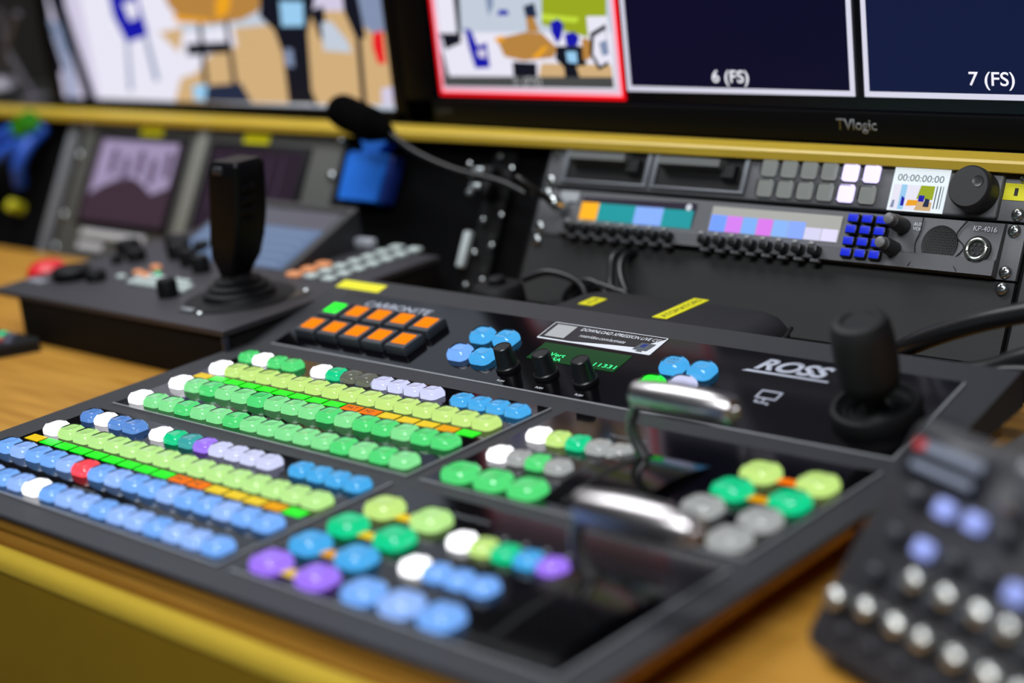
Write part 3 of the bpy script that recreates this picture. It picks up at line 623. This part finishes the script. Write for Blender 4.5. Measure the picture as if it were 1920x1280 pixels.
# ---------------------------------------------------------------- monitor shelf and the two monitors
sh = root('monitor_shelf', (-200, 500, 100), 'long shelf with a yellow laminate edge above the rack, carrying the monitors', 'shelf')
part('shelf_board', mat('shelf_black', S(30, 29, 28), 0.6), sh, lambda b: box(b, (-175, 605, 116.6), (1874, 380, 5.2)))
part('shelf_edge', YEL, sh, lambda b: prism(b, [(386, 111), (386, 117.5), (388, 119.4), (414, 119.4), (414, 113.9), (389, 113.9), (389, 110), (387, 110)], -1112, 760, 'yz'), label='yellow laminate edge strip')
for x in (-1000, 600): part('shelf_bracket', RACKB, sh, lambda b: box(b, (x, 890, 60), (40, 160, 107)))
def monitor(x0, x1, sx0, sx1, sz0, y, label, led):
    z0 = 119.6; z1 = 560
    r = root('monitor', ((x0+x1)/2, y+40, z0), label, 'monitor')
    part('housing', BLK, r, lambda b: box(b, ((x0+x1)/2, y+36, (z0+z1)/2+4), (x1-x0-10, 50, z1-z0-10), 6))
    part('bezel', SCRB, r, lambda b: [box(b, ((x0+x1)/2, y+5, (z0+sz0)/2+1), (x1-x0, 14, sz0-z0-1), 1.2), box(b, ((x0+sx0)/2, y+5, (z0+z1)/2), (sx0-x0, 14, z1-z0-2), 1.5), box(b, ((x1+sx1)/2, y+5, (z0+z1)/2), (x1-sx1, 14, z1-z0-2), 1.5), box(b, ((x0+x1)/2, y+5, z1-10), (x1-x0, 14, 22), 1.5)])
    s = part('screen', mat('screen_glass', S(5, 5, 14), 0.25), r, lambda b: box(b, ((sx0+sx1)/2, y+7, (sz0+z1-18)/2), (sx1-sx0, 6, z1-18-sz0)))
    part('stand_foot', BLK, r, lambda b: box(b, ((x0+x1)/2, y+60, z0+4.5), (260, 120, 7), 2))
    return r, s
lm, ls = monitor(-832, -172, -812, -190, 131, 420, 'left hand monitor showing a workshop with a blue chair and tripod', 0)
picture(ls, [('greywhite', [(-812, 131), (-190, 131), (-190, 541), (-812, 541)])]+[(c, [(max(-812, min(-190, x)), max(131, z)) for x, z in p]) for c, p in PIC_L], 423.9, -0.1, 'screen_picture')
rm_, rs = monitor(-168, 760, -128, 742, 146, 417, 'right hand multiview monitor with numbered dark tiles and one live picture', 0)
NV = [glow('tile_indigo', S(9, 8, 36), 1.0, spec=0.2), glow('tile_navy', S(16, 24, 58), 1.0, spec=0.2)]
TB = glow('tile_border_white', S(205, 205, 222), 1.0); TR_ = glow('tile_border_red', S(235, 8, 22), 1.1); TP = glow('tile_border_pink', S(235, 180, 200), 1.0)
def tile(x0, x1, z0, m, border, outer=None):
    t = part('picture_tile', m, rs, lambda b: box(b, ((x0+x1)/2, 419.8, (z0+z0+138)/2), (x1-x0, 1, 138)))
    def fr(b, g, k, yy):
        box(b, ((x0+x1)/2, yy, z0-g-k/2), (x1-x0+2*g+2*k, 0.5, k)); box(b, ((x0+x1)/2, yy, z0+138+g+k/2), (x1-x0+2*g+2*k, 0.5, k))
        box(b, (x0-g-k/2, yy, z0+69), (k, 0.5, 138+2*g)); box(b, (x1+g+k/2, yy, z0+69), (k, 0.5, 138+2*g))
    part('tile_border', border, t, lambda b: fr(b, 0, 4.5, 419.4))
    if outer: part('tile_tally', outer, t, lambda b: fr(b, 4.5, 4.0, 419.2), label='red tally outline')
    return t
t5 = tile(-112, 110, 158, pm('greywhite'), TP, TR_)
picture(t5, [(c, [(max(-112, min(110, x)), max(158, z)) for x, z in p]) for c, p in PIC_R], 419.2, -0.06, 'tile_picture')
text('tile_caption', '5 (FS)', 36, 10, INK, t5, (-17, 417.3, 160), rx=R90, thick=0.1)
t6 = tile(126, 354, 163, NV[0], TB); text('tile_caption', '6 (FS)', 38, 14, glow('caption_white', S(235, 235, 245), 1.0), t6, (217, 419.0, 164.5), rx=R90, thick=0.1, bold=0.1)
t7 = tile(372, 600, 163, NV[1], TB); text('tile_caption', '7 (FS)', 38, 14, glow('caption_white', S(235, 235, 245), 1.0), t7, (460, 419.0, 166), rx=R90, thick=0.1, bold=0.1)
for x0, x1 in ((-112, 110), (126, 354), (372, 600)): tile(x0, x1, 330, NV[1 if x0 > 300 else 0], TB)
text('brand_lettering', 'TVlogic', 38, 12, mat('logo_grey', S(110, 112, 116), 0.4), rm_, (342, 414.8, 129), rx=R90, thick=0.1, bold=0.2)
text('model_lettering', 'LEM', 20, 5, mat('logo_dim', S(70, 70, 70), 0.5), rm_, (-124, 414.8, 132), rx=R90, thick=0.1)
# ---------------------------------------------------------------- camera remote controller with tall joystick (left)
rc = root('camera_remote_controller', (-172, 160, -22), 'black desktop controller with a tall joystick, small knobs and a raised flat screen', 'remote controller')
rc.location = (-0.209, 0.1868, -0.034); rc.scale = (1.029,)*3
part('case', DKBROWN, rc, lambda b: box(b, (-173, 162, 1), (322, 250, 45.8), 2))
part('top_plate', mat('controller_charcoal', S(50, 48, 53), 0.55, bump=0.3, scale=900), rc, lambda b: prism(b, [(-372, 33), (-10, 33), (-10, 286), (-372, 286)], 22, 26.5, 'xy'))
part('corner_post', mat('corner_slate', S(36, 40, 52), 0.4), rc, lambda b: box(b, (-12, 35.5, 0), (6, 6, 43), 2))
def rk_knob(x, y, r, h): part('control_knob', BLK, rc, lambda b: lathe(b, [(r, 26), (r, 26+h*0.8), (r*0.85, 26+h)], (x, y, 0), 'z', 24))
for x, y, r, h in ((-322, 92, 19, 12), (-288, 97, 10, 10), (-355, 182, 13, 14), (-318, 165, 10, 12), (-318, 212, 10, 14), (-296, 205, 9, 16), (-280, 190, 12, 15), (-262, 205, 9, 14), (-240, 172, 9, 16), (-205, 160, 9, 16), (-160, 88, 9.5, 17), (-330, 150, 6, 8)): rk_knob(x, y, r, h)
gk = part('grey_button', GREYB, rc, lambda b: box(b, (0, 0, 28), (10, 7.5, 4), 1.5))
gk.location = (-0.268, 0.112, 0)
for j in range(3):
    for i in range(7 if j else 6): clone(gk, rc, (-247+i*13+j*5, 118-j*10.5+6, 0))
for i in range(7): clone(gk, rc, (-255+i*12.5, 84, 0)).scale = (0.6, 0.7, 0.8)
for x, y in ((-262, 128), (-244, 124), (-262, 148)): clone(gk, rc, (x, y, 1), PEACH)
clone(gk, rc, (-255, 98, 0), EMR).scale = (0.6, 0.7, 0.8); clone(gk, rc, (-240, 134, 0), EMR).scale = (0.5, 0.5, 1)
part('name_label', mat('label_silver', S(150, 152, 160), 0.4), rc, lambda b: box(b, (-352, 72, 26.7), (26, 10, 0.6)))
for j in range(3):
    for i in range(7):
        if j == 0 and i > 2: continue
        if i > 5 and j == 0: continue
        clone(gk, rc, (-98+j*24.5, (185+i*17.8), 0), PEACH if j == 0 else None).scale = (1.5, 1.45, 1)
part('long_button', mat('long_grey_key', S(172, 176, 184), 0.5), rc, lambda b: box(b, (-103, 279, 33), (26, 9, 10), 2), label='long pale grey key')
sl = part('screen_module', mat('module_charcoal', S(50, 50, 54), 0.5), rc, lambda b: prism(b, [(187, 26), (285, 65), (285, 26)], -300, -113, 'yz'))
def slope(b, x0, x1, t0, t1, h, th_):
    n = Vector((0, -39, 98)).normalized(); P0 = Vector((0, 187, 26)); d = Vector((0, 98, 39))
    vs = []
    for hh in (h, h+th_):
        for x, t in ((x0, t0), (x1, t0), (x1, t1), (x0, t1)): vs.append(b.verts.new(P0+d*t+n*hh+Vector((x, 0, 0))))
    for q in ((0, 1, 2, 3), (4, 5, 6, 7), (0, 1, 5, 4), (1, 2, 6, 5), (2, 3, 7, 6), (3, 0, 4, 7)): b.faces.new([vs[i] for i in q])
part('touch_screen', glow('slate_blue_screen', S(92, 112, 146), 0.8), sl, lambda b: slope(b, -292, -124, 0.04, 0.62, 0, 1))
part('touch_screen_header', glow('dim_mauve_screen', S(84, 84, 96), 0.8), sl, lambda b: slope(b, -292, -122, 0.62, 0.88, 0, 1))
part('screen_slot', INKB, sl, lambda b: slope(b, -292, -122, 0.9, 0.95, 0, 1.2))
for t in range(5): part('screen_line', glow('screen_line_blue', S(128, 150, 180), 0.7), sl, lambda b: slope(b, -285, -135, 0.08+t*0.11, 0.10+t*0.11, 0.9, 0.5))
def js_base(b): lathe(b, [(50, 26), (49, 28), (40, 29), (33, 29.5), (31, 33), (32, 34.5), (26, 37), (27, 39.5), (20, 42), (21, 44.5), (15, 46), (12, 49)], (-85, 111, 0), 'z', 44)
part('joystick_boot', RUB, rc, js_base)
def js(b):
    loft(b, [(10, 10, 5, 40), (11, 11, 5, 48), (13.5, 12.5, 5, 55), (17.5, 16, 5, 66), (19.5, 17.5, 5, 84), (20.5, 17.5, 5, 104), (20, 17.5, 5, 138), (19, 16.5, 4, 149), (16, 14, 4, 152.5)], (-86, 111, 0))
    for v in b.verts:
        z = v.co.z; v.co.x += 0 if z < 50 else ((z-50)*0.32 if z < 100 else 16+(z-100)*0.2)
part('joystick_grip', mat('grip_gloss_black', S(6, 6, 9), 0.45, spec=0.2), rc, js)
part('grip_ridge', mat('grip_gloss_black', S(6, 6, 9), 0.45, spec=0.2), rc, lambda b: [box(b, (-50+i*2, 106, 100+i*10), (6, 14, 7), 2) for i in range(4)])
part('thumb_switch', mat('thumb_grey', S(48, 50, 56), 0.4), rc, lambda b: box(b, (-66, 95, 145), (14, 6, 8), 3))
for x, y in ((-76, 60), (-130, 160), (-40, 150)): part('screw', STEEL, rc, lambda b: lathe(b, [(3.5, 26.5), (3.5, 28.5), (2, 29.5)], (x, y, 0), 'z', 16))
part('metal_plate', mat('pale_metal', S(190, 198, 200), 0.3, 0.8), rc, lambda b: box(b, (-97, 62, 28), (18, 6, 2), 0.5))
part('brand_badge', mat('badge_brown', S(62, 54, 48), 0.5), rc, lambda b: lathe(b, [(14, 26.5), (14, 27.5)], (-44, 138, 0), 'z', 24))
# small keypad device at the left edge
kd = root('small_keypad_device', (-345, 5, -22), 'small dark keypad with tiny coloured keys at the left edge in front of the controller', 'keypad')
kd.location = (-0.387, 0.0273, -0.034); kd.scale = (1.029,)*3
part('case', RUB, kd, lambda b: prism(b, [(-420, 28), (-296, 29), (-284, 22), (-320, -40), (-420, -55)], -22, -12, 'xy'))
kk0 = part('key', mat('slate_key', S(92, 94, 112), 0.5), kd, lambda b: box(b, (0, 0, -11), (9, 8, 4), 1)); kk0.location = (-0.330, 0.018, 0)
random.seed(3)
for i in range(6):
    for j in range(4):
        if i == 5 and j == 0: continue
        x = -385+i*15+(0 if j < 2 else -4); y = 18-j*13
        if x > -300 and y < 0: continue
        clone(kk0, kd, (x, y, 0), EMR if (i, j) == (3, 0) else (mat('red_key', S(190, 70, 60), 0.5) if (i, j) in ((4, 1), (3, 3)) else None))
# red object
rd = root('red_knob', (-385, 118, -22), 'small bright red knob behind the left end of the controller', 'knob')
rd.location = (-0.4282, 0.1436, -0.034)
part('red_body', mat('bright_red', S(215, 12, 30), 0.45), rd, lambda b: lathe(b, [(20, -22), (22, 10), (21, 26), (14, 33), (6, 35)], (-396, 110, 0), 'z', 28))
# cables and bits on the dark panel, far left
bc = rroot('blue_cable_loom', -1125, -20, 'thick blue cables gathered by a bright green tie at the far left', 'cables')
BLC = mat('cable_blue', S(34, 84, 190), 0.5)
for k, pts in enumerate((((-1108, -6, 76), (-1130, -26, 60), (-1165, -30, 42), (-1210, -28, 20)), ((-1105, -6, 70), (-1120, -22, 44), (-1150, -30, 22), (-1200, -30, 0)), ((-1100, -6, 68), (-1096, -24, 40), (-1100, -26, 14), (-1112, -10, -6)))):
    part('cable', BLC, bc, lambda b: tube(b, pts, 9, 12))
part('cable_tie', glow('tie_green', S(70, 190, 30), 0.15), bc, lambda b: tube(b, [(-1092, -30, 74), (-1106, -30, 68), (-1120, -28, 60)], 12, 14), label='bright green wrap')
yb = rroot('yellow_connector', -1127, -40, 'round yellow connector on the dark panel below the blue cables', 'connector')
part('connector_body', mat('connector_yellow', S(205, 200, 30), 0.5), yb, lambda b: lathe(b, [(8, 10), (8, -8), (6, -10)], (-1127, 0, -34), 'y', 20))
# gooseneck lamp at far left
lp = root('small_gooseneck_lamp', (-962, 470, 118), 'small grey lamp on bent thin arms at the far left of the shelf', 'lamp')
LG_ = mat('lamp_grey', S(96, 92, 100), 0.5)
part('lamp_base', LG_, lp, lambda b: lathe(b, [(22, 118.3), (22, 122), (6, 126)], (-945, 462, 0), 'z', 20))
part('lamp_arm', LG_, lp, lambda b: [tube(b, [(-945, 462, 122), (-958, 455, 150), (-975, 452, 190), (-972, 450, 240)], 5, 10), tube(b, [(-975, 452, 190), (-950, 450, 214), (-930, 450, 235)], 5, 10)])
part('lamp_shade', mat('shade_pale', S(150, 146, 158), 0.5), lp, lambda b: lathe(b, [(24, 132), (26, 136), (18, 146), (8, 150)], (-1010, 452, 0), 'z', 24))
part('lamp_neck', LG_, lp, lambda b: tube(b, [(-1010, 452, 148), (-996, 452, 166), (-975, 452, 188)], 4, 10))
# ---------------------------------------------------------------- things lying behind the switcher
bag = root('black_zip_pouch', (270, 255, -22), 'flat black fabric pouch with yellow label tapes lying behind the switcher', 'pouch')
FAB = mat('black_nylon', S(22, 21, 26), 0.75, bump=0.5, scale=1200)
part('pouch_body', FAB, bag, lambda b: loft(b, [(104, 38, 30, -33.8), (110, 42, 30, -18), (110, 42, 30, 0), (104, 38, 28, 9), (94, 32, 22, 13.2), (88, 29, 20, 14)], (270, 255, 0)))
part('zip_edge', mat('zip_black', S(16, 16, 18), 0.5), bag, lambda b: tube(b, [(162, 214, 1), (215, 210, 2), (330, 210, 2), (378, 216, 1), (383, 258, 1), (372, 290, 1)], 1.8, 8))
for x, y, ly, s_ in ((284.5, 271, 56, 'ATOMATORS'), (201, 260, 20, 'ATOM')):
    o = part('label_tape', TAPE, bag, lambda b: box(b, (x, y-6, 14.3), (15, ly, 0.7)), label='yellow label tape')
    text('label_lettering', s_, ly-6, 6.5, INKB, o, (x+3.5, y-ly/2-3, 14.7), rz=R90, thick=0.05)
pg = root('round_black_plug', (98, 262, -22), 'round black plug with trailing lead standing behind the switcher', 'plug')
part('plug_body', RUB, pg, lambda b: lathe(b, [(24, -34), (25, 0), (23, 14), (20, 17), (8, 18), (8, 22), (6, 24)], (88, 258, 0), 'z', 36))
part('plug_collar', mat('collar_black', S(40, 40, 44), 0.35), pg, lambda b: lathe(b, [(29, -34), (32, -30), (29, -26)], (88, 258, 0), 'z', 36))
part('lead', BLKS, pg, lambda b: tube(b, [(95, 285, 15), (120, 292, 22), (150, 296, 14), (165, 288, -2), (168, 284, -30)], 3.2, 10))
ch = root('black_cable_coil', (165, 318, -22), 'coiled black cable leaning against the rack behind the pouch', 'cable')
for k in range(4):
    part('cable_loop', BLKS, ch, lambda b: tube(b, [(126+k*6, 296+k*2, -29), (130+k*8, 300+k*2, 0), (150+k*9, 304, 14-k*2), (172+k*9, 303, 8-k), (188+k*8, 302, -20)], 3.2, 10))
part('cable_tail', BLKS, ch, lambda b: tube(b, [(172, 360, 26), (170, 338, 30), (178, 320, 20), (196, 306, 4), (214, 298, -14)], 3.4, 10))
part('cable_tail', BLKS, ch, lambda b: tube(b, [(168, 360, 27), (160, 336, 30), (166, 320, 12), (180, 304, -6)], 3.4, 10))
cb = root('small_grey_adapter', (135, 306, -22), 'small dark adapter box with a pale face behind the round plug', 'adapter')
part('adapter_body', BLKS, cb, lambda b: box(b, (140, 285, -18), (36, 14, 31), 2)); part('adapter_face', mat('adapter_pale', S(150, 156, 156), 0.5), cb, lambda b: box(b, (143, 277.6, -9), (22, 1, 9)))
for k, (lb, pts, r_) in enumerate((('thick black cable running right, topmost behind the switcher joystick', ((455, 300, -16), (490, 266, 9), (539, 256, 32), (587, 254, 48), (660, 254, 66)), 7.5),
    ('second black cable running right, below the topmost one', ((448, 292, -18), (497, 248, -6), (559, 240, 6), (600, 238, 23), (660, 236, 40)), 8.5),
    ('thin black cable curving right behind the switcher corner', ((530, 226, -20), (551, 226, 0), (587, 224, 16), (650, 222, 20)), 4))):
    c = root('black_cable', pts[1], lb, 'cable', None); part('cable_sheath', BLKS, c, lambda b: tube(b, pts, r_, 16))
    part('cable_plug', RUB, c, lambda b: tube(b, [pts[0], tuple(Vector(pts[0]).lerp(Vector(pts[1]), 0.25))], r_+1.6, 14))
# clear sleeve with cream terminals and ribbon cable at the right
cs = root('grey_connector_block', (600, 210, -22), 'grey translucent connector block with cream terminals right of the switcher', 'connector block')
cs.location = (0.5915, 0.2383, -0.034)
SLV = mat('sleeve_grey', S(104, 100, 98), 0.3, var=0.15, scale=60)
part('block_body', SLV, cs, lambda b: prism(b, [(618, 135), (645, 128), (672, 170), (660, 260), (625, 262)], -22, -4, 'xy'))
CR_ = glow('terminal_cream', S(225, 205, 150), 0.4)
part('terminal', CR_, cs, lambda b: box(b, (637, 188, -2), (7, 16, 4), 1)); part('terminal', CR_, cs, lambda b: box(b, (648, 186, -2), (7, 16, 4), 1))
part('terminal', CR_, cs, lambda b: box(b, (648, 158, -2), (7, 5, 3), 1)); part('terminal', CR_, cs, lambda b: box(b, (640, 160, -2), (7, 4, 3), 1)); part('terminal', CR_, cs, lambda b: box(b, (632, 236, -2), (6, 8, 3), 1))
rb = root('ribbon_cable', (630, 120, -22), 'flat grey ribbon cable with a red stripe beside the connector block', 'cable')
rb.location = (0.6162, 0.1457, -0.034)
for k in range(7): part('ribbon_strand', mat('strand_red', S(190, 30, 30), 0.5) if k == 1 else mat('strand_grey', S(128, 118, 108), 0.5), rb, lambda b: tube(b, [(612+k*5.5, 135, -12), (616+k*5.5, 112, -6), (622+k*5.5, 92, -12), (624+k*5.5, 84, -18)], 2.6, 8))
# ---------------------------------------------------------------- sloped button panel at the lower right
YW, TI = -0.3648, 0.8904
rp = empty('sloped_button_panel')
rp.matrix_world = Matrix.Translation(Vector((642, -105.4, -19.6))*MM) @ Matrix.Rotation(YW, 4, 'Z') @ Matrix.Rotation(TI, 4, 'X') @ Matrix.Scale(1.029, 4)
tag(rp, 'black sloped control panel crowded with metal toggles and lit keys at the lower right', 'control panel')
part('case', mat('panel_black', S(44, 43, 47), 0.55, bump=0.3, scale=900), rp, lambda b: loft(b, [(95, 62, 8, -16), (97, 64, 9, -12), (97, 64, 9, -2), (94, 61, 8, 0)], (96, 62, 0)))
part('support', RUB, rp, lambda b: prism(b, [(60, -15), (112, -15), (96, -128), (88, -128)], 15, 180, 'yz'))
part('display_window', mat('window_dark', S(16, 20, 30), 0.3), rp, lambda b: box(b, (34, 107, 0.6), (56, 24, 1.6), 0.5))
part('display_line', glow('display_slate', S(132, 140, 158), 0.7), rp, lambda b: [box(b, (34, 112, 1.5), (44, 5, 0.6)), box(b, (33, 102, 1.5), (44, 4, 0.5))])
part('display_line', glow('display_red', S(200, 60, 60), 0.7), rp, lambda b: box(b, (11, 112, 1.6), (7, 5, 0.6)))
LB = glow('key_lavender', S(150, 165, 235), 1.0); OFF = mat('key_off', S(46, 48, 54), 0.4)
sk = part('square_key', OFF, rp, lambda b: box(b, (0, 0, 3), (10, 9, 7), 2)); sk.location = (0.027, 0.087, 0)
lit = {(1, 0), (2, 0), (1, 1), (4, 1)}
for j in range(3):
    for i in range(8):
        if (i, j) == (0, 0): continue
        if i > 3 and j == 0: continue
        clone(sk, rp, (27+i*21, 87-j*21.5, 0), LB if (i, j) in lit else None)
TG = mat('toggle_metal', S(215, 216, 210), 0.3, 0.9)
tg = part('toggle_switch', TG, rp, lambda b: lathe(b, [(4.5, 0), (4.8, 3), (5.6, 5), (6, 7), (5.4, 9), (3.6, 10.6), (0, 11.2)], n=20)); tg.location = (0.015, 0.025, 0)
tb = part('toggle_base', BLKS, tg, lambda b: box(b, (0, 0, 0.8), (13, 13, 2), 0.8))
for j, y in enumerate((26, 50)):
    for i in range(8):
        if (i, j) == (0, 0) or (j == 1 and i < 2): continue
        c = clone(tg, rp, (15+i*21.3+(j*0), y, 0)); c.rotation_euler = (0.25*((i*3+j) % 3-1), 0.2*((i+j) % 3-1), 0); clone(tb, c)
for i in range(8): c = clone(sk, rp, (25+i*21, 12, -1)); c.scale = (0.8, 0.6, 0.7)
part('rotary_knob', mat('knob_silver', S(190, 192, 196), 0.25, 0.9), rp, lambda b: lathe(b, [(8, 0), (7.5, 9), (6, 11)], (86, 103, 0), 'z', 28))
text('panel_lettering', 'Prod', 14, 5, INK, rp, (76, 118, 0.2), thick=0.1)
